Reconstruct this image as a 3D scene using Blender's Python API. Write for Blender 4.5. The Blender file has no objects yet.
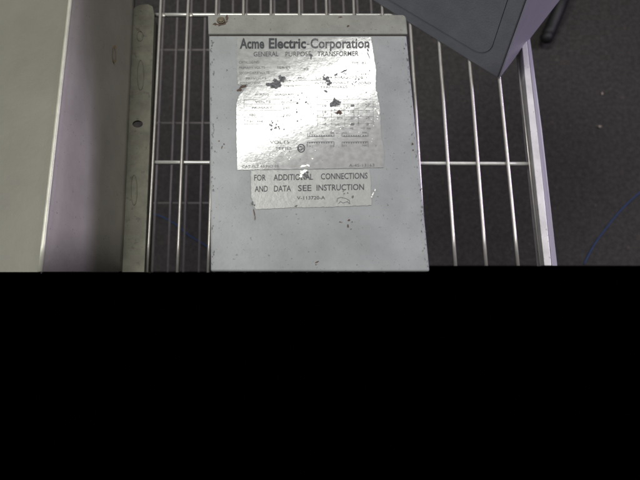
import bpy, bmesh, math, random
from mathutils import Vector, Matrix
random.seed(7)
S = bpy.context.scene
COL = S.collection
# ---------------------------------------------------------------- measuring
F = 640.0
T = math.radians(17.2)
H = 0.5044
EYE = Vector((0, 0, H))
ct, st = math.cos(T), math.sin(T)
def ray(px, py):
    u = 240 - py
    return Vector((px - 320, F*st + u*ct, -F*ct + u*st))
def at_z(px, py, z):
    d = ray(px, py); return EYE + d*((z - H)/d.z)
def at_plane(px, py, p0, n):
    d = ray(px, py); return EYE + d*((p0 - EYE).dot(n)/d.dot(n))

# ---------------------------------------------------------------- helpers
def tag(o, label=None, cat=None, group=None, kind=None):
    if label: o['label'] = label
    if cat: o['category'] = cat
    if group: o['group'] = group
    if kind: o['kind'] = kind
    return o
def empty(name, loc):
    o = bpy.data.objects.new(name, None); COL.objects.link(o); o.location = loc
    o.empty_display_size = .02
    return o
def link(name, bm, mat, parent=None, smooth=False, recalc=True):
    if recalc: bmesh.ops.recalc_face_normals(bm, faces=bm.faces[:])
    me = bpy.data.meshes.new(name); bm.to_mesh(me); bm.free()
    me.materials.append(mat)
    if smooth:
        for p in me.polygons: p.use_smooth = True
    o = bpy.data.objects.new(name, me); COL.objects.link(o)
    if parent:
        bpy.context.view_layer.update()
        root = parent
        off = Vector(root.location)
        while root.parent: root = root.parent; off += Vector(root.location)
        o.parent = parent
        me.transform(Matrix.Translation(-off))
    return o
def loft(bm, bottom, top):
    vb = [bm.verts.new(p) for p in bottom]; vt = [bm.verts.new(p) for p in top]
    n = len(vb)
    bm.faces.new(vb[::-1]); bm.faces.new(vt)
    for i in range(n): bm.faces.new((vb[i], vb[(i+1) % n], vt[(i+1) % n], vt[i]))
    return bm
def bevel(bm, w, seg=3, sel=None):
    es = [e for e in bm.edges if (sel is None or sel(e))]
    bmesh.ops.bevel(bm, geom=es, offset=w, segments=seg, affect='EDGES', profile=.5)
    return bm
def tube(bm, pts, r, n=10, caps=True):
    rings = []
    for i, p in enumerate(pts):
        a = pts[max(0, i-1)]; b = pts[min(len(pts)-1, i+1)]
        d = (b-a).normalized(); ref = Vector((0, 0, 1)) if abs(d.z) < .9 else Vector((1, 0, 0))
        u = d.cross(ref).normalized(); v = d.cross(u)
        rings.append([bm.verts.new(p + (u*math.cos(k*2*math.pi/n) + v*math.sin(k*2*math.pi/n))*r) for k in range(n)])
    for i in range(len(rings)-1):
        for k in range(n):
            bm.faces.new((rings[i][k], rings[i][(k+1) % n], rings[i+1][(k+1) % n], rings[i+1][k]))
    if caps: bm.faces.new(rings[0][::-1]); bm.faces.new(rings[-1])
    return bm
def plate(outline, holes, down):
    """flat sheet with real holes, thickness given by the vector down"""
    bm = bmesh.new(); edges = []
    for loop in [outline] + holes:
        vs = [bm.verts.new(p) for p in loop]
        edges += [bm.edges.new((vs[i], vs[(i+1) % len(vs)])) for i in range(len(vs))]
    bmesh.ops.triangle_fill(bm, use_beauty=True, use_dissolve=False, edges=edges)
    r = bmesh.ops.extrude_face_region(bm, geom=bm.faces[:])
    bmesh.ops.translate(bm, vec=down, verts=[g for g in r['geom'] if isinstance(g, bmesh.types.BMVert)])
    return bm

# ---------------------------------------------------------------- materials
def mat(name, col, rough=.5, metal=0, var=.12, vscale=30, bump=.0, bscale=200, speck=0, speck_scale=900,
        speck_col=(.03, .025, .02), scratch=0, stretch=(1, 1, 1), spec=.5, bdist=.0006):
    m = bpy.data.materials.new(name); m.use_nodes = True
    nt = m.node_tree; N = nt.nodes; L = nt.links
    b = N['Principled BSDF']
    b.inputs['Roughness'].default_value = rough; b.inputs['Metallic'].default_value = metal
    b.inputs['Specular IOR Level'].default_value = spec
    tc = N.new('ShaderNodeTexCoord'); mp = N.new('ShaderNodeMapping'); L.new(tc.outputs['Object'], mp.inputs[0])
    mp.inputs['Scale'].default_value = stretch
    n = N.new('ShaderNodeTexNoise'); n.inputs['Scale'].default_value = vscale; n.inputs['Detail'].default_value = 8
    n.inputs['Roughness'].default_value = .65
    L.new(mp.outputs[0], n.inputs[0])
    r = N.new('ShaderNodeValToRGB'); r.color_ramp.elements[0].position = .3; r.color_ramp.elements[1].position = .7
    r.color_ramp.elements[0].color = tuple(c*(1-var) for c in col) + (1,)
    r.color_ramp.elements[1].color = tuple(min(1, c*(1+var)) for c in col) + (1,)
    L.new(n.outputs['Fac'], r.inputs[0]); out = r.outputs[0]
    if speck:
        v = N.new('ShaderNodeTexNoise'); v.inputs['Scale'].default_value = speck_scale; v.inputs['Detail'].default_value = 3
        L.new(tc.outputs['Object'], v.inputs[0])
        q = N.new('ShaderNodeValToRGB'); q.color_ramp.elements[0].position = .70-speck*.1; q.color_ramp.elements[1].position = .76-speck*.1
        q.color_ramp.elements[0].color = (0, 0, 0, 1); q.color_ramp.elements[1].color = (.8, .8, .8, 1)
        L.new(v.outputs['Fac'], q.inputs[0])
        mx = N.new('ShaderNodeMix'); mx.data_type = 'RGBA'
        L.new(q.outputs[0], mx.inputs['Factor']); L.new(out, mx.inputs['A']); mx.inputs['B'].default_value = speck_col + (1,)
        out = mx.outputs['Result']
    L.new(out, b.inputs['Base Color'])
    if bump:
        bn = N.new('ShaderNodeTexNoise'); bn.inputs['Scale'].default_value = bscale; bn.inputs['Detail'].default_value = 5
        L.new(tc.outputs['Object'], bn.inputs[0])
        bu = N.new('ShaderNodeBump'); bu.inputs['Strength'].default_value = bump; bu.inputs['Distance'].default_value = bdist
        L.new(bn.outputs['Fac'], bu.inputs['Height']); L.new(bu.outputs[0], b.inputs['Normal'])
    return m
M_case = mat('grey enamel', (.272, .288, .292), .42, 0, .17, 26, .14, 420, .4, 620, (.14, .13, .12), spec=.4)
M_cap = mat('grey enamel cover', (.232, .235, .218), .5, 0, .18, 60, .25, 420, .45, 500, (.13, .11, .08))
M_chrome = mat('bright zinc wire', (.56, .54, .52), .36, .5, .12, 120)
M_bar = mat('glint zinc bar', (.74, .74, .72), .36, .4, .15, 120)  # brighter copy of the wire zinc, glints put into the colour
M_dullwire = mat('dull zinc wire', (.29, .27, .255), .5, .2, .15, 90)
M_rail = mat('brushed steel rail', (.60, .59, .61), .45, .25, .18, 50, .2, 400, .4, 300, (.3, .28, .3))
M_beige = mat('beige enamel', (.170, .166, .132), .5, 0, .13, 14, .2, 300, .4, 500, (.18, .17, .14))
M_side = mat('violet grey enamel', (.38, .355, .325), .55, 0, .13, 25, .2, 300, .2, 500, (.14, .13, .12))
M_strip = mat('dull galvanised steel', (.14, .137, .108), .6, .15, .32, 60, .3, 250, .8, 190, (.09, .085, .07))
M_dark = mat('slate plastic', (.21, .215, .24), .5, 0, .12, 40, .3, 700)
M_lavlit = mat('lavender lit face', (.33, .32, .37), .5, 0, .06, 30, .2, 500)  # lavender light on side faces put into the base colour
M_black = mat('black rubber', (.008, .008, .009), .6)
M_blue = mat('blue cable jacket', (.02, .055, .15), .6)
M_ink = mat('black printing ink', (.04, .044, .05), .6, 0, .6, 700)
M_fadeink = mat('worn printing ink', (.14, .145, .148), .6, 0, .5, 900)
M_rust = mat('brown rust', (.09, .06, .045), .8, 0, .5, 500)
M_grime = mat('dark grime', (.125, .13, .135), .8, 0, .7, 900)
M_flake = mat('bare bright flake', (.85, .85, .83), .3, .5, .1, 300)
M_seam = mat('dark seam', (.03, .02, .018), .8)
M_screw = mat('rusty screw steel', (.12, .10, .07), .5, .6, .5, 500)
M_scrap = mat('pale litter', (.35, .30, .24), .8)

def carpet():
    m = mat('charcoal carpet', (.058, .0545, .051), .95, 0, .30, 120, .9, 260, .25, 110, (.11, .095, .085), bdist=.004, spec=.1)
    return m
M_floor = carpet()

def foil():
    m = bpy.data.materials.new('crinkled foil label'); m.use_nodes = True
    nt = m.node_tree; N = nt.nodes; L = nt.links; b = N['Principled BSDF']
    tc = N.new('ShaderNodeTexCoord')
    n = N.new('ShaderNodeTexNoise'); n.inputs['Scale'].default_value = 260; n.inputs['Detail'].default_value = 6
    L.new(tc.outputs['Object'], n.inputs[0])
    r = N.new('ShaderNodeValToRGB'); r.color_ramp.elements[0].position = .32; r.color_ramp.elements[1].position = .62
    r.color_ramp.elements[0].color = (.45, .455, .445, 1); r.color_ramp.elements[1].color = (.52, .53, .52, 1)
    L.new(n.outputs['Fac'], r.inputs[0]); L.new(r.outputs[0], b.inputs['Base Color'])
    b.inputs['Metallic'].default_value = .32
    rr = N.new('ShaderNodeMapRange'); rr.inputs['To Min'].default_value = .09; rr.inputs['To Max'].default_value = .17
    L.new(n.outputs['Fac'], rr.inputs['Value']); L.new(rr.outputs[0], b.inputs['Roughness'])
    n2 = N.new('ShaderNodeTexNoise'); n2.inputs['Scale'].default_value = 130; n2.inputs['Detail'].default_value = 2
    n3 = N.new('ShaderNodeTexNoise'); n3.inputs['Scale'].default_value = 700; n3.inputs['Detail'].default_value = 3
    L.new(tc.outputs['Object'], n2.inputs[0]); L.new(tc.outputs['Object'], n3.inputs[0])
    b1 = N.new('ShaderNodeBump'); b1.inputs['Strength'].default_value = .5; b1.inputs['Distance'].default_value = .00012
    b2 = N.new('ShaderNodeBump'); b2.inputs['Strength'].default_value = .35; b2.inputs['Distance'].default_value = .00007
    L.new(n2.outputs['Fac'], b1.inputs['Height']); L.new(n3.outputs['Fac'], b2.inputs['Height'])
    L.new(b1.outputs[0], b2.inputs['Normal']); L.new(b2.outputs[0], b.inputs['Normal'])
    return m
M_foil = foil()

# ================================================================ floor
ZL = -.504          # lower shelf
ZF = -.74           # carpet
bm = bmesh.new()
ye = at_z(320, 265.5, ZF).y
yl = at_z(320, 271.5, ZF).y; xl = at_z(425, 268, ZF).x
vs = [bm.verts.new(p) for p in ((-2.2, yl, ZF), (xl, yl, ZF), (xl, ye, ZF), (2.2, ye, ZF), (2.2, 3.4, ZF), (-2.2, 3.4, ZF))]
bm.faces.new(vs)
tag(link('floor', bm, M_floor), kind='structure')

# ================================================================ upper wire shelf
shelf = tag(empty('wire_shelf', (0.0, .25, 0)), 'bright zinc wire shelf with flat steel side rail, carrying the grey transformer box', 'shelf')
def wire_x(i, py):
    if py <= 140: return (165 + 27.0*i)*(1-py/140) + (153.6+29.3*i)*py/140
    k = (py-140)/124; return (153.6+29.3*i)*(1-k) + (147+30.85*i)*k
for i in range(13):
    a = at_z(wire_x(i, 140), 140, 0); b = at_z(wire_x(i, 255), 255, 0)
    d = (b-a)/(b.y-a.y)
    end = 272.5 if i < 8 else 266
    y0 = at_z(320, end, 0).y; y1 = .50
    p = [a + d*(y-a.y) + Vector((math.sin(i*2.1+y*9)*.0004, 0, math.sin(i+y*14)*.0003)) for y in [y0+(y1-y0)*k/14 for k in range(15)]]
    bm = bmesh.new(); tube(bm, p, .00152 if i > 8 else .00135, 12)
    link('wire', bm, M_chrome, shelf, True)
# weld beads at the crossings, one small bead on each wire over each bar
wires = [o for o in bpy.data.objects if o.name.split('.')[0] == 'wire' and o.parent == shelf]
for i, w_ in enumerate(wires):
    for row in (15.3, 163):
        c = at_z(wire_x(i, row), row, -.0016)
        bm = bmesh.new(); bmesh.ops.create_icosphere(bm, subdivisions=2, radius=.0021)
        bmesh.ops.scale(bm, vec=(1.0, 1.15, .55), verts=bm.verts); bmesh.ops.translate(bm, vec=c, verts=bm.verts)
        link('weld_bead', bm, M_chrome, w_, True)
# thin wire tucked against the rail
p = [at_z(x, y, .0) for x, y in ((516, 45), (525.6, 130), (540.4, 266))]
bm = bmesh.new(); tube(bm, p, .0007, 8); link('wire', bm, M_chrome, shelf, True)
# cross bars
for (l, lx, r_, rx, rad) in ((15, 155, 16, 520, .0019), (162.5, 153, 164, 534, .0018)):
    a = at_z(lx, l, -.0032); b = at_z(rx, r_, -.0032)
    bm = bmesh.new(); tube(bm, [a.lerp(b, k/12) for k in range(13)], rad, 12)
    link('crossbar', bm, M_bar, shelf, True)
# flat side rail
bm = bmesh.new()
q = [at_z(544.5, 266, .007), at_z(552, 266, .007), at_z(537.2, 130, .007), at_z(523.2, 6, .007), at_z(518.0, 6, .007), at_z(530.3, 130, .007)]
loft(bm, [p - Vector((0, -.004 if k < 2 else 0, .018)) for k, p in enumerate(q)], q); bevel(bm, .0009, 2)
rail = link('side_rail', bm, M_rail, shelf)
q = [at_z(552.3, 266, .0066), at_z(557.5, 266, .0015), at_z(542, 130, .0015), at_z(526, 6, .0015), at_z(523.4, 6, .0066), at_z(537.5, 130, .0066)]
bm = bmesh.new(); loft(bm, [p - Vector((0, -.003 if k < 2 else 0, .012)) for k, p in enumerate(q)], q); bevel(bm, .0006, 2)
link('folded_edge', bm, M_lavlit, rail)  # violet side light coloured into the fold

# ================================================================ lower wire shelf
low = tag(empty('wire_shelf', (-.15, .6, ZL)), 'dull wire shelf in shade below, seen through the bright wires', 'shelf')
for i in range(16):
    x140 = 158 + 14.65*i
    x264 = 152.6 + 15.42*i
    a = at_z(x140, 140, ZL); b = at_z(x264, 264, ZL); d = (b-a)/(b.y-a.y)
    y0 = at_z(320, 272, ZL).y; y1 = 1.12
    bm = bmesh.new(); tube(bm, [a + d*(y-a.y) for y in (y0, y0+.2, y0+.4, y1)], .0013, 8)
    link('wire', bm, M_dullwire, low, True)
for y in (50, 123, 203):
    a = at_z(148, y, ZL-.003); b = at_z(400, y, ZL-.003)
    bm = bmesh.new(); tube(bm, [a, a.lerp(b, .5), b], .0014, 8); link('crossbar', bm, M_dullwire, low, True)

# ================================================================ transformer
d1 = (Vector((1, 0, 0))*-135 + Vector((0, ct, st))*2555 + Vector((0, st, -ct))*640).normalized()
d2 = (Vector((1, 0, 0)) + Vector((0, ct, st))*.0308 + Vector((0, st, -ct))*.0873).normalized()
NB = d2.cross(d1).normalized()
NB = NB if NB.z > 0 else -NB
P0 = at_z(320, 272, .088)
def B(px, py, up=0.0): return at_plane(px, py, P0 + NB*up, NB)
box = tag(empty('transformer', (B(315, 150).x, B(315, 150).y, .005)),
          'grey enamelled transformer box with worn foil labels, lying on the wire shelf', 'transformer')
q = [B(210.5, 272), B(430, 272), B(405.6, 24), B(208.6, 24)]
bm = bmesh.new()
foot = [at_z(212.5, 270, .0022), at_z(420, 270, .0022)] + [Vector((p.x, p.y, .0022)) for p in q[2:]]
foot[0].x = q[0].x; foot[1].x = q[1].x - .002
loft(bm, foot, q); bevel(bm, .0017, 4)
link('case', bm, M_case, box, False)
# cover lip across the far end, wraps over the top
u = .0013
q = [B(208.2, 34.3, u), B(407.8, 34.3, u), B(406.4, 18, u), B(405.4, 15.6, u), B(403.0, 14.3, u), B(207.6, 14.3, u)]
bm = bmesh.new(); loft(bm, [Vector((p.x, p.y, .010)) for p in q], q); bevel(bm, .0012, 3)
cap = link('end_cover', bm, M_cap, box)
# dark seam gap under the lip
q = [B(209.5, 36.0, .00012), B(407, 36.0, .00012), B(407, 33, .00012), B(209, 33, .00012)]
bm = plate(q, [], NB*-.0001); link('seam', bm, M_seam, box)
# screw
c = B(221, 20.5, u)
bm = bmesh.new()
for rr, h0, h1 in ((.0031, 0, .0008), (.0021, .0008, .0013)):
    lo = [c + (d1*math.sin(a)+d2*math.cos(a))*rr + NB*h0 for a in [k*math.pi/10 for k in range(20)]]
    hi = [p + NB*(h1-h0) - (p-c-NB*h0)*.12 for p in lo]
    loft(bm, lo, hi)
screw = link('screw', bm, M_screw, box)

# ---- scatter of ragged marks
def ragged(cx, cy, rx, ry, n=14, j=.35, up=.0003, rot=0):
    out = []
    for k in range(n):
        a = 2*math.pi*k/n; s = 1 + random.uniform(-j, j)
        x, y = rx*s*math.cos(a), ry*s*math.sin(a)
        out.append(B(cx + x*math.cos(rot)-y*math.sin(rot), cy + x*math.sin(rot)+y*math.cos(rot), up))
    return out
def marks(name, lst, m, parent, up):
    if len(lst) < 30 and len(lst) > 1:
        for one in lst: marks(name, [one], m, parent, up + random.uniform(0, .00006))
        return
    bm = bmesh.new()
    for k, (cx, cy, rx, ry) in enumerate(lst):
        vs = [bm.verts.new(p) for p in ragged(cx, cy, rx, ry, 13, .38, up + (k % 5)*.00001, random.uniform(-.5, .5))]
        f = bm.faces.new(vs)
    bmesh.ops.triangulate(bm, faces=bm.faces[:])
    o = link(name, bm, m, parent, recalc=False)
    me = o.data
    return o
marks('rust_mark', [(222, 23.5, 6, 2.2), (215, 24, 2.5, 1.2), (227, 18, 1.5, 3), (340, 13+4, 2, .6), (348, 26, 1.2, .8)], M_rust, box, u + .0001)
marks('paint_chip', [(341+random.uniform(-2, 2), 222, 1, .6), (349, 220, 1.2, 1), (348, 226, .8, 1.4), (352, 222, .6, .8), (351, 229, .7, .5),
      (317, 262, 1.6, .8), (316, 264.5, .6, .6), (254, 212, .5, 4), (255, 218, .4, 2), (412.5, 144, .8, 1.2), (413, 150, .7, .8), (224, 144, .5, .8),
      (222, 147, .4, 2), (219, 141, .4, .6), (217, 118, .5, .5), (227, 70, .5, .5), (395, 90, .4, .4), (388, 205, .4, .4), (421, 190, .4, .8), (424, 215, .4, 1)],
      M_rust, box, .0002)

# rubbed corners and fine scratches
def edge_x(py, side): return (210.0 + (py-36)*.006) if side < 0 else (406.5 + (py-36)*.0985)
rub = []
for _ in range(120):
    sd = random.choice((-1, 1)); y = random.uniform(40, 268)
    rub.append((edge_x(y, sd) - sd*abs(random.gauss(1.6, 1.5)), y, random.uniform(.15, .5), random.uniform(.3, 1.6)))
marks('edge_wear', rub, M_grime, box, .0002)
bm = bmesh.new()
for _ in range(46):
    x = random.choice((random.uniform(213, 234), random.uniform(388, 404), random.uniform(215, 420))); y = random.uniform(212, 266) if 234 < x < 388 else random.uniform(42, 266)
    a = random.uniform(-.5, 2.2); L = random.uniform(1.5, 9)
    p0, p1 = Vector((x, y)), Vector((x + L*math.cos(a)*.5, y + L*math.sin(a)))
    if p1.y > 268 or p1.x < 212 or p1.x > 405+(p1.y-36)*.09: continue
    nn = Vector((-(p1-p0).y, (p1-p0).x)).normalized()*.09
    bm.faces.new([bm.verts.new(B(*p, .00015)) for p in (p0, p0.lerp(p1, .5)+nn, p1, p0.lerp(p1, .5)-nn)])
link('scratches', bm, mat('scratched enamel', (.42, .44, .44), .4), box, recalc=False)
# ---- labels
def rag_outline(pts, step=2.2, j=.28):
    out = []
    for i in range(len(pts)):
        a = Vector(pts[i]); b = Vector(pts[(i+1) % len(pts)]); n = max(1, int((b-a).length/step))
        for k in range(n):
            p = a.lerp(b, k/n)
            if k: p += Vector((random.uniform(-j, j), random.uniform(-j, j)))
            out.append(p)
    return out
LU = .00035
lab = link('rating_label', plate([B(p.x, p.y, LU) for p in rag_outline([(236.5, 37.2), (371, 37.2), (373, 50), (376, 70), (375.5, 88), (380, 108), (381, 135), (384, 150), (383.6, 167.6),
      (330, 168.6), (290, 169.2), (237.5, 170), (236.7, 140), (236.3, 104), (239, 96), (246, 88), (248, 84.5), (238, 84.5), (236.8, 60)])], [], NB*-.00025), M_foil, box)
lab['label'] = 'large torn foil rating label with glare'
lab2 = link('instruction_label', plate([B(p.x, p.y, LU) for p in rag_outline([(250.8, 170.5), (290, 170.0), (369.5, 169.2), (370.5, 180), (371.5, 205.3), (330, 206.8), (295, 207.5), (256, 209.3),
      (253, 206), (251.3, 195)], 2.2, .35)], [], NB*-.00025), mat('aged silver sticker', (.32, .328, .32), .40, .25, .07, 120, .3, 400, .4, 800, (.24, .22, .18)), box)
lab2['label'] = 'small silver instruction sticker under the big label'

MMPX = (B(321, 150) - B(320, 150)).length
def text_bm(bm, s, x0, y, x1, h, off=0.0, up=.0005, slope=None, weight=None):
    """lettering laid in the label plane, left x0 to right x1 at baseline y, capital height h (photo px)"""
    cu = bpy.data.curves.new('t', 'FONT'); cu.body = s; cu.size = 1; cu.offset = off; cu.resolution_u = 3
    ob = bpy.data.objects.new('t', cu)
    COL.objects.link(ob); dg = bpy.context.evaluated_depsgraph_get()
    me = bpy.data.meshes.new_from_object(ob.evaluated_get(dg))
    xs = [v.co.x for v in me.vertices]
    if not xs: bpy.data.objects.remove(ob); return
    mn, mx = min(xs), max(xs)
    base = [bm.verts.new((0, 0, 0)) for _ in me.vertices]
    sl = -.012 if slope is None else slope
    for v, w in zip(me.vertices, base):
        px = x0 + (v.co.x-mn)/(mx-mn)*(x1-x0)
        py = y - v.co.y/.70*h*1.14 + sl*(px-x0)
        w.co = B(px, py, up)
    for p in me.polygons:
        try: bm.faces.new([base[i] for i in p.vertices])
        except ValueError: pass
    bpy.data.objects.remove(ob); bpy.data.curves.remove(cu); bpy.data.meshes.remove(me)
def bar(bm, x0, y0, x1, y1, w=.4, up=.00046):
    a = Vector((x0, y0)); b = Vector((x1, y1)); d = (b-a).normalized(); nn = Vector((-d.y, d.x))*w/2
    bm.faces.new([bm.verts.new(B(*(p), up)) for p in (a+nn, b+nn, b-nn, a-nn)])

bm = bmesh.new()
text_bm(bm, 'Acme', 239.8, 48.2, 264.2, 8.6, .03, slope=-.002)
text_bm(bm, 'Electric', 268.8, 48.1, 306, 8.6, .03, slope=-.002)
link('lettering', bm, M_ink, lab, recalc=False)
bm = bmesh.new()
text_bm(bm, 'Corporation', 310.5, 48.0, 369.5, 8.5, .022, slope=-.002)
bar(bm, 307, 44.2, 309.6, 44.2, 1.0)
text_bm(bm, 'GENERAL', 253.6, 56.4, 278.5, 4.2, .012)
text_bm(bm, 'PURPOSE', 285.5, 56.4, 311, 4.2, -.004)
text_bm(bm, 'TRANSFORMER', 317.5, 56.2, 358.5, 4.2, .004)
link('lettering', bm, M_grime, lab, recalc=False)
bm = bmesh.new()
for s, x0, y, x1, h in (('CATALOG NO', 239, 63.5, 261, 2.6), ('PRIMARY VOLTS', 239, 69, 267, 2.6), ('SECONDARY VOLTS', 239, 74.2, 272, 2.6),
        ('SERIES', 277, 68.5, 291.5, 2.2), ('TYPE', 352, 64, 359, 2.2), ('81', 362, 64, 366, 2.2), ('HZ', 304, 70, 309, 2.0), ('KVA', 361, 75, 367, 2.0),
        ('PRI VOLTS', 246, 79.5, 268, 2.2), ('CONNECTIONS', 240, 84.2, 262, 2.2), ('SEC', 298, 79, 306, 2.2), ('CONNECT FOR', 334, 79, 366, 2.4),
        ('LINES', 316, 79.8, 330, 2.2), ('INTERCONNECT', 315, 84, 352, 2.2), ('LOAD', 358, 84, 372, 2.0), ('TERMINALS', 320, 88.2, 350, 2.2),
        ('VOLTS', 255, 103, 272, 2.6), ('PRIMARY', 252, 109, 274, 2.4), ('480', 249, 116, 256, 2.4), ('H1 H4', 250, 122.6, 264, 2.4),
        ('SECONDARY', 281, 103, 299, 2.0), ('240', 283, 109, 290, 2.2), ('120', 284, 116, 291, 2.2),
        ('WIRING', 255, 95.5, 270, 2.0), ('DIAGRAM', 275, 95.5, 295, 2.0),
        ('VOLTS', 270, 143.6, 291, 3.0), ('SERIES', 276, 149.6, 293, 2.8), ('X1', 309, 134.2, 313, 2.3), ('X4', 330, 134, 334, 2.3),
        ('H1', 343, 134, 347, 2.3), ('H4', 362.5, 133.8, 367, 2.3), ('X1', 309, 147.2, 313, 2.3), ('X4', 330, 147, 334, 2.3),
        ('H1', 343, 146.8, 347, 2.3), ('H4', 362.5, 146.5, 367, 2.3), ('Y', 375, 147, 377, 2.2),
        ('CAT PLT 45 NO 06', 242, 167.6, 282, 2.6), ('A-45-13163', 349, 166.8, 376.5, 3.0)):
    text_bm(bm, s, x0, y, x0+(x1-x0)*.92, h*.85, -.004)
for rr in range(4):
    for s, x in (('1', 350), ('2', 365), ('480', 336), ('19', 322)):
        text_bm(bm, random.choice([s, s+'1', s+'0']), x+.8, 107+rr*6.2-(x-320)*.012, x+4.3, 1.9, -.002)
for s, x in (('H1', 340), ('H2', 350), ('H3', 361), ('H4', 367)):
    text_bm(bm, s, x, 129.4, x+3.4, 1.9, -.002)
# table rules
for y in (99.5, 104.2, 110.5, 117, 124):
    bar(bm, 244, y, 283, y-.4, .2)
    bar(bm, 317, y+.3, 373, y-.5, .2)
for x in (244, 262, 283): bar(bm, x, 99.5, x+.5, 124, .2)
for x in (317, 331, 344, 358, 373): bar(bm, x, 99.6, x+.8, 126, .22)
bar(bm, 262, 80.8, 366, 79.8, .18); bar(bm, 240, 86, 368, 85, .16)
# terminal strip diagrams: toothed brackets
for (x0, x1) in ((307.5, 334), (342, 368)):
    for (ya, yb, dr) in ((136.5, 133, -1), (142.0, 146.5, 1)):
        bar(bm, x0, ya, x1, ya-.3, .55)
        bar(bm, x0, ya, x0, yb+dr*.3, .5); bar(bm, x1, ya, x1, yb+dr*.3, .5)
        k = x0+2.2
        while k < x1-1: bar(bm, k, ya, k, ya+1.5*dr*(-1 if dr > 0 else 1)*(1 if dr < 0 else -1), .9); k += 2.4
link('lettering', bm, M_fadeink, lab, recalc=False)
# round approval mark
bm = bmesh.new()
n = 28
for k in range(n):
    a0, a1 = 2*math.pi*k/n, 2*math.pi*(k+1)/n
    pt = lambda a, r: B(301.2 + r*math.cos(a), 148.2 + r*1.12*math.sin(a), .0005)
    bm.faces.new([bm.verts.new(pt(a, r)) for a, r in ((a0, 3.9), (a1, 3.9), (a1, 3.1), (a0, 3.1))])
for k in range(10):
    a0, a1 = .7+k*.49, .7+(k+1)*.49
    pt = lambda a, r: B(300.3 + r*math.cos(a), 148.2 + r*1.1*math.sin(a), .0005)
    bm.faces.new([bm.verts.new(pt(a, r)) for a, r in ((a0, 2.1), (a1, 2.1), (a1, 1.4), (a0, 1.4))])
text_bm(bm, 'SA', 300.6, 150.0, 304.0, 3.3, .01)
link('approval_mark', bm, M_ink, lab, recalc=False)

bm = bmesh.new()
for s, x0, x1, y in (('FOR', 254.2, 265.8, 180.6), ('ADDITIONAL', 273.6, 313, 180.3), ('CONNECTIONS', 321, 367.5, 179.3)):
    text_bm(bm, s, x0, y, x1, 5.2, .008, slope=-.018)
for s, x0, x1, y in (('AND', 254.8, 267.8, 191.8), ('DATA', 274, 291, 191.5), ('SEE', 298, 311.4, 191.0), ('INSTRUCTION', 316.6, 364, 190.6)):
    text_bm(bm, s, x0, y, x1, 5.2, .008, slope=-.018)
text_bm(bm, 'V-113720-A', 297, 199.6, 325, 3.0, .003)
link('lettering', bm, mat('sticker ink', (.055, .06, .065), .6, 0, .7, 600), lab2, recalc=False)

# ---- worn spots and flakes on the labels
def cluster(cx, cy, sx, sy, n, r0, r1):
    return [(random.gauss(cx, sx), random.gauss(cy, sy), random.uniform(r0, r1), random.uniform(r0, r1)) for _ in range(n)]
g = cluster(274, 84, 2.2, 2.0, 9, 1, 2.4) + cluster(281, 78, 2.5, 2, 10, .8, 2.0) + cluster(327, 81, 2.6, 2.0, 9, .7, 1.9) + cluster(334, 103, 2.6, 2, 9, 1, 2.6) \
    + [(311, 55, 1.6, 1.2), (311, 57.5, .7, 1.6), (326, 91, 1.8, .9), (275.5, 85.5, 4.2, 2.6), (282, 79, 3.2, 2.0)] + cluster(330, 76, 4, 1.5, 7, .4, 1.0) \
    + cluster(299, 100, 8, 12, 26, .25, .7) + cluster(355, 80, 9, 6, 30, .25, .7) + cluster(345, 112, 14, 8, 40, .2, .6) \
    + [(297.5, 103, 1.2, 1), (297, 112, .8, 1), (297.5, 121, .7, .7), (298, 95, .6, .6), (306, 102, 1.1, .8), (344, 71, 3.2, .7)] \
    + cluster(275, 125, 4, 3, 14, .3, 1.0) + cluster(300, 143, 22, 12, 26, .2, .5) + [(368, 50, .6, 1.6), (368.5, 55, .4, 3.4), (367.6, 46, 1.2, 1.4)]
marks('grime_spot', [m for m in g if 239 < m[0] < 373 and 38.5 < m[1] < 166], M_grime, lab, .00055)
marks('rust_spot', [(338.8, 112, 2.6, 1.7), (340.5, 113, 1.6, 1.2)], M_rust, lab, .00065)
marks('scrape', [(243, 86.5, 4.2, 1.2), (240, 90, 2.6, 1.2), (240.5, 88, 1, 2.4)], M_rust, lab, .0001)
f = cluster(375, 95, 2, 1.5, 6, .6, 1.4) + cluster(377, 110, 1.2, 6, 10, .3, .9) + [(378.5, 113, .7, 1.8), (303, 166, 3.2, .9), (308, 165.2, 2, .8), (312.5, 158.6, .9, .7)] \
    + cluster(340, 127, 10, 2, 8, .3, .8) + cluster(280, 155, 14, 4, 24, .25, .7) + cluster(360, 122, 12, 12, 24, .2, .5)
marks('bare_flake', [m for m in f if 239 < m[0] < 380 and m[1] < 167], M_flake, lab, .00062)
marks('bare_flake', [(302.5, 172.5, 2.4, 2.2), (305, 170.8, 1.8, 1.3), (301, 176, 1.6, 1.6)], M_flake, lab2, .00062)
marks('bare_flake', [(373.0, 194, .8, 2.4), (375, 190, .7, 1.2), (371.7, 197, .8, .8)], M_flake, box, .0006)
marks('grime_spot', cluster(305.5, 175.5, 2.2, 1.6, 12, .4, 1.4) + [(252.5, 203, 1.0, 2.6), (254.3, 205, .8, 1), (296, 206.0, 1.3, .7)] + cluster(353, 196.5, 1, 1, 5, .4, 1.0)
      + cluster(346, 192, 1.2, .8, 4, .3, .9), M_grime, lab2, .00058)
bm = bmesh.new()                                                   # ink squiggle on the sticker
sq = [(337, 202), (337.3, 198.5), (341, 197.3), (346, 198.4), (349.5, 200.6), (350, 203.8), (347, 201.5), (343, 203), (340.5, 201.4), (338.5, 203.5)]
for a, b in zip(sq, sq[1:]): bar(bm, a[0], a[1], b[0], b[1], .45, .0005)
link('scribble', bm, M_grime, lab2, recalc=False)

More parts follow.
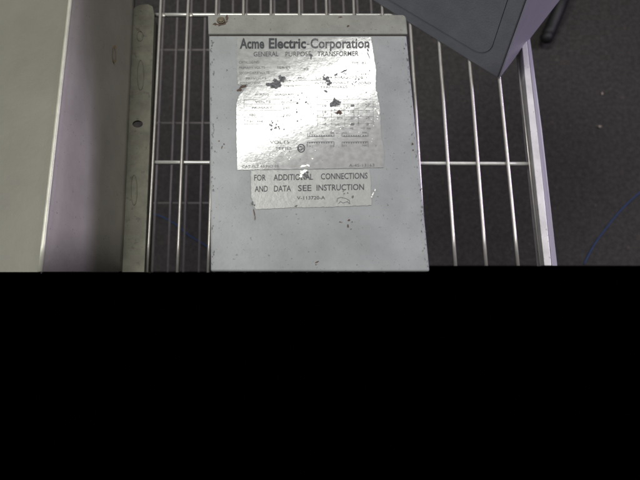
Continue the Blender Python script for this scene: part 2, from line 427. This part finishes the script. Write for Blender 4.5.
# ================================================================ cabinet at the left
ZT = .122
cab = tag(empty('metal_cabinet', (-.3, .25, 0)), 'tall beige enamelled cabinet with a bright bare edge, left of the slotted steel strip', 'cabinet')
prof = []   # each row: near (py 272) and far (py -40) point of one generating line of the side
def line(pa, za, pb, zb):      # pixel at row 140 and 272 -> extend to far
    a = at_z(pa, 10, za); b = at_z(pb, 272, zb); d = (b-a)
    return b, b - d*1.5
far_left = [at_z(-260, 272, ZT), at_z(-260, 272, ZT) + Vector((0, .62, 0))]
e0 = line(68.2, ZT, 39.0, ZT)          # edge of beige top
def vface(pa, pb, z0):                 # same plan line, dropped to lower heights
    return None
rows = [far_left, e0]
n0, f0 = e0
ridge = [(Vector((.0000, 0, .0)), 'r')]
# beige top sheet
bm = bmesh.new()
q = [far_left[0], n0, f0, far_left[1]]
loft(bm, [p - Vector((0, 0, .004)) for p in q], q)
link('top_panel', bm, M_beige, cab)
# folded bare lip along the edge: slightly raised half round
bm = bmesh.new()
tube(bm, [n0.lerp(f0, k/16) + Vector((.0009, 0, .0002)) for k in range(17)], .0015, 12)
link('edge_trim', bm, mat('worn bare edge', (.50, .50, .42), .4, .3, .15, 80), cab, True)
# side sheet: falls from the lip to the shelf, plan position measured at the shelf
nb = at_z(119.5, 272, .004); fb = nb + (f0-n0)*1.0
fb = at_z(131.5, 5, .004); fb = nb + (fb-nb)*1.5
bm = bmesh.new()
cols = []
for t in [0, .04, .1, .2, .35, .5, .65, .8, .92, 1]:
    # gentle outward belly near the top of the sheet
    z = ZT - .0015 - t*(ZT-.006)
    k = min(1, t/.10); x = (1-(1-k)**2)*.0035
    w = t
    cols.append((n0.lerp(nb, w).to_2d(), f0.lerp(fb, w).to_2d(), x, z))
vv = []
ynear = at_z(60, 272, ZT).y
for (n2, f2, x, z) in cols:
    ynear = at_z(60, 271.5, z).y
    vv.append([bm.verts.new((n2.x + (f2.x-n2.x)*s + x, ynear + (f2.y-ynear)*s, z)) for s in [j/10 for j in range(11)]])
for a in range(len(vv)-1):
    for j in range(10): bm.faces.new((vv[a][j], vv[a][j+1], vv[a+1][j+1], vv[a+1][j]))
r = bmesh.ops.extrude_face_region(bm, geom=bm.faces[:])
bmesh.ops.translate(bm, vec=(-.003, 0, 0), verts=[g_ for g_ in r['geom'] if isinstance(g_, bmesh.types.BMVert)])
side = link('side_panel', bm, M_side, cab, True)
side['label'] = 'violet grey side of the cabinet'
# front and back sheets closing the cabinet
for s, nm in ((0, 'front_panel'), (1, 'back_panel')):
    a = far_left[s]; b = (n0, f0)[s]
    yy = (.002 if s == 0 else -.002)
    bm = bmesh.new()
    dy = (at_z(60, 271, .003).y - at_z(60, 272, ZT).y) if s == 0 else 0
    loft(bm, [Vector((a.x, a.y+yy+dy, .003)), Vector((b.x-.003, b.y+yy+dy, .003)), Vector((b.x-.003, b.y+yy*2+dy, .003)), Vector((a.x, a.y+yy*2+dy, .003))],
         [Vector((a.x, a.y+yy, ZT-.005)), Vector((b.x-.003, b.y+yy, ZT-.005)), Vector((b.x-.003, b.y+yy*2, ZT-.005)), Vector((a.x, a.y+yy*2, ZT-.005))])
    link(nm, bm, M_beige, cab)
# small scratch on the side, orange chip
pn = (f0-n0).cross(nb-n0).normalized(); pn = pn if pn.x > 0 else -pn
def on_side(px, py, up=.0012): return at_plane(px, py, n0 + pn*up, pn)
bm = bmesh.new(); n = 22
for k in range(n):
    a0, a1 = 2*math.pi*k/n, 2*math.pi*(k+1)/n
    bm.faces.new([bm.verts.new(on_side(114.8 + r*1.9*math.cos(a), 54 + r*9*math.sin(a))) for a, r in ((a0, 1), (a1, 1), (a1, .78), (a0, .78))])
link('scratch', bm, mat('orange primer scratch', (.36, .25, .12), .7), side, recalc=False)
# ================================================================ slotted strip
zs = .007
def sp(px, py, up=0): return at_z(px, py, zs+up)
def oval(cx, cy, rx, ry, n=20): return [sp(cx + rx*math.cos(2*math.pi*k/n), cy + ry*math.sin(2*math.pi*k/n)) for k in range(n)]
strip = tag(empty('slotted_strip', (sp(136, 140).x, sp(136, 140).y, 0)), 'stained galvanised strip with punched holes, between the cabinet side and the wires', 'metal strip')
out = [sp(119.2, 272), sp(144.2, 272), sp(149.8, 140), sp(154.2, 14), sp(152.6, 6.5), sp(148, 4.2), sp(139, 5), sp(132.5, 9), sp(129.8, 50), sp(125.8, 140)]
holes = [oval(137.6, 124, 5.2, 3.6)]
bm = plate(out, holes, Vector((0, 0, -.0022)))
body = link('plate', bm, M_strip, strip)
for cx, cy, rx, ry in ((140.5, 75, 3.2, 15), (134, 190, 3.0, 15), (140, 36, 3.0, 5)):
    n = 28; bm = bmesh.new()
    pts = [sp(cx + rx*math.cos(2*math.pi*k/n) - (cy > 100)*0, cy + ry*math.sin(2*math.pi*k/n), .0002) for k in range(n+1)]
    tube(bm, pts, .00035, 6, False); link('pressed_slot', bm, M_strip, body, True)
# folded down web of the strip
bm = bmesh.new()
a, b = sp(144.0, 272, -.001), sp(149.6, 140, -.001); c_ = sp(154, 16, -.001)
for p, q_ in ((a, b), (b, c_)):
    dn = Vector((0, .004 if p is a else 0, 0))
    loft(bm, [p+dn+Vector((-.0015, 0, -.02)), p+dn+Vector((0, 0, -.02)), q_+Vector((0, 0, -.02)), q_+Vector((-.0015, 0, -.02))],
         [p+Vector((-.0015, 0, -.0015)), p+Vector((0, 0, -.0015)), q_+Vector((0, 0, -.0015)), q_+Vector((-.0015, 0, -.0015))])
link('web', bm, M_strip, strip)

# ================================================================ dark case at top right
zb = .0022
A = at_z(497.8, 78.5, zb)
L_ = at_z(437, 40.6, zb); R_ = at_z(558.5, 0, zb)
dl = (L_-A).normalized(); dr = (R_-A).normalized()
top_shift = (at_plane(525.5, 0, A, Vector((0, 1, 0))) - A)          # the edge leans a little
# lean per metre of height
tp = at_z(526, 0, A.z + .085); lean = (tp - A)/(.085); hgt = .21
base = [A, A + dr*.30, A + dr*.30 + dl*.26, A + dl*.26]
topq = [p + Vector((lean.x*hgt, lean.y*hgt, hgt)) for p in base]
tower = tag(empty('equipment_case', (A + dr*.1 + dl*.1)), 'dark slate case with its lit side coloured pale lavender, standing corner first on the shelf', 'case')
bm = bmesh.new(); loft(bm, base, topq)
bevel(bm, .0012, 2); link('shell', bm, M_dark, tower)
def onface(o, d, s, t, out_): return o + d*s + Vector((lean.x, lean.y, 1))*t + out_
upv = Vector((lean.x, lean.y, 1))
nL = dl.cross(upv).normalized(); nL = nL if nL.y < 0 else -nL
nR = dr.cross(upv).normalized(); nR = nR if nR.x > 0 else -nR
q = [onface(A, dr, s, t, nR*.0012) for s, t in ((.0006, .001), (.296, .001), (.296, .205), (.0006, .205))]
bm = plate(q, [], nR*-.001); link('side_panel', bm, M_lavlit, tower)  # lit side of the case, made paler by its colour
# recessed looking rounded front bezel
pts = [(.014, .19), (.014, .03)] + [(.014+.016*(1-math.cos(a)), .03-.016*math.sin(a)) for a in [k*math.pi/2/8 for k in range(1, 9)]] + [(.12, .012), (.24, .012), (.24, .19)]
q = [onface(A, dl, s, t, nL*.0005) for s, t in pts]
bm = plate(q, [], nL*-.0004); bevel(bm, .0002, 2, lambda e: len(e.link_faces) == 2 and e.calc_face_angle(0) > 1)
link('front_bezel', bm, M_dark, tower)

# ================================================================ black leg, blue cable, litter
zf = ZF
def fl(px, py, z): return at_z(px, py, z)
bm = bmesh.new()
pts = [fl(547, 37, ZF+.03), fl(550, 30, ZF+.032), fl(557, 14, ZF+.04), fl(564, -4, ZF+.06), fl(574, -40, ZF+.12)]
tube(bm, pts, .0145, 16)
cen = pts[0]
for v in bm.verts:
    pass
o = link('floor_tube', bm, M_black, None, True)
bm2 = bmesh.new(); bmesh.ops.create_uvsphere(bm2, u_segments=14, v_segments=8, radius=.0150)
bmesh.ops.translate(bm2, vec=cen, verts=bm2.verts)
leg = empty('stand_leg', (cen.x, cen.y, ZF)); tag(leg, 'black tubular stand leg reaching over the dark carpet, beyond the lavender panel', 'leg')
o.parent = leg; o.name = 'tube'; o.data.transform(Matrix.Translation(-Vector(leg.location)))
link('rubber_foot', bm2, M_black, leg, True)

def cable(name, pix, z, r, label, group=None):
    ctrl = [fl(x, y, z) for x, y in pix]; pts = []
    for i in range(len(ctrl)-1):
        p0 = ctrl[max(0, i-1)]; p1 = ctrl[i]; p2 = ctrl[i+1]; p3 = ctrl[min(len(ctrl)-1, i+2)]
        for k in range(8):
            t = k/8
            pts.append(.5*((2*p1) + (p2-p0)*t + (2*p0-5*p1+4*p2-p3)*t*t + (3*p1-p0-3*p2+p3)*t**3))
    pts.append(ctrl[-1])
    bm = bmesh.new(); tube(bm, pts, r, 8); o = link(name, bm, M_blue, None, True)
    tag(o, label, 'cable')
cable('cable', [(700, 150), (660, 178), (638, 194), (620, 211), (607, 227), (594, 245), (584, 264)], ZF+.002, .0016, 'thin blue cable curving over the dark carpet, right of the steel rail')
cable('cable', [(146, 212), (160, 216), (175, 224), (190, 236), (206, 246), (225, 262)], ZF+.002, .0014, 'faint blue cable on the carpet under the wires, left of the transformer')

def scrap(px, py, sx, sy, label):
    bm = bmesh.new(); n = 9; z = ZF+.002
    lo = []
    for k in range(n):
        a = 2*math.pi*k/n; s = random.uniform(.7, 1.2)
        lo.append(at_z(px + sx*s*math.cos(a), py + sy*s*math.sin(a), z))
    loft(bm, lo, [p + Vector((0, 0, random.uniform(.001, .003))) for p in lo])
    tag(link('litter_scrap', bm, M_scrap), label, 'scrap')
scrap(599.5, 126.8, 2.0, 1.1, 'brownish scrap on the carpet, lower and larger of two right of the rail')
scrap(602, 94, 1.0, 1.6, 'tiny pale scrap on the carpet, upper of two right of the rail')

# ================================================================ light
W = bpy.data.worlds.new('World'); S.world = W; W.use_nodes = True
W.node_tree.nodes['Background'].inputs[0].default_value = (0, 0, 0, 1)
W.node_tree.nodes['Background'].inputs[1].default_value = 0
def mirror(px, py, z):
    p = B(px, py); d = (p-EYE).normalized(); r = d - 2*d.dot(NB)*NB
    return p + r*((z-p.z)/r.z)
def area(name, loc, target, sx, sy, power, col, xaxis=None):
    l = bpy.data.lights.new(name, 'AREA'); l.shape = 'RECTANGLE'; l.size = sx; l.size_y = sy; l.energy = power; l.color = col
    o = bpy.data.objects.new(name, l); COL.objects.link(o); o.location = loc
    z = (Vector(loc)-Vector(target)).normalized()
    if xaxis is None: xaxis = Vector((1, 0, 0))
    x = (xaxis - z*xaxis.dot(z)).normalized(); y = z.cross(x)
    o.rotation_euler = Matrix((x, y, z)).transposed().to_euler()
    return o
ZLAMP = 1.5
c0 = mirror(300, 104, ZLAMP); e1 = mirror(230, 140, ZLAMP); e2 = mirror(370, 68, ZLAMP); w1 = mirror(286, 78, ZLAMP); w2 = mirror(314, 130, ZLAMP)
print('LAMP', c0, (e2-e1).length, (w2-w1).length, e1, e2)
area('ceiling_lamp', c0, B(300, 104), (e2-e1).length*1.25, (w2-w1).length*.70, 2.3, (1, 1, .96), (e2-e1))
area('overhead_fill', (-.5, .62, 2.4), (0, .3, -.3), .6, .5, 30, (1, .985, .91))  # added soft fill from overhead, no fixture known
area('east_fill', (1.5, .65, 2.3), (0, .2, -.3), .9, .8, 15, (1, .985, .91))  # added neutral fill to lift the east-facing sides
area('west_fill', (-1.6, .26, 1.0), (.2, .3, 0),   .3, .2, 11, (.95, .97, 1))  # added low fill from the west for the dark case face
area('window_light', (1.3, .75, .575), (-.1, .3, .08), .5, .2, 11, (.82, .72, 1.0))

# ================================================================ camera
cam = bpy.data.cameras.new('camera'); co = bpy.data.objects.new('camera', cam); COL.objects.link(co)
co.location = EYE; co.rotation_euler = (T, 0, 0)
cam.sensor_width = 36; cam.lens = 36*F/640; cam.clip_start = .01; cam.clip_end = 50
cam.dof.use_dof = True; cam.dof.focus_distance = .47; cam.dof.aperture_fstop = 13
S.camera = co
S.render.engine = 'CYCLES'
S.view_settings.view_transform = 'Standard'; S.view_settings.look = 'None'
S.view_settings.exposure = 0; S.view_settings.gamma = 1
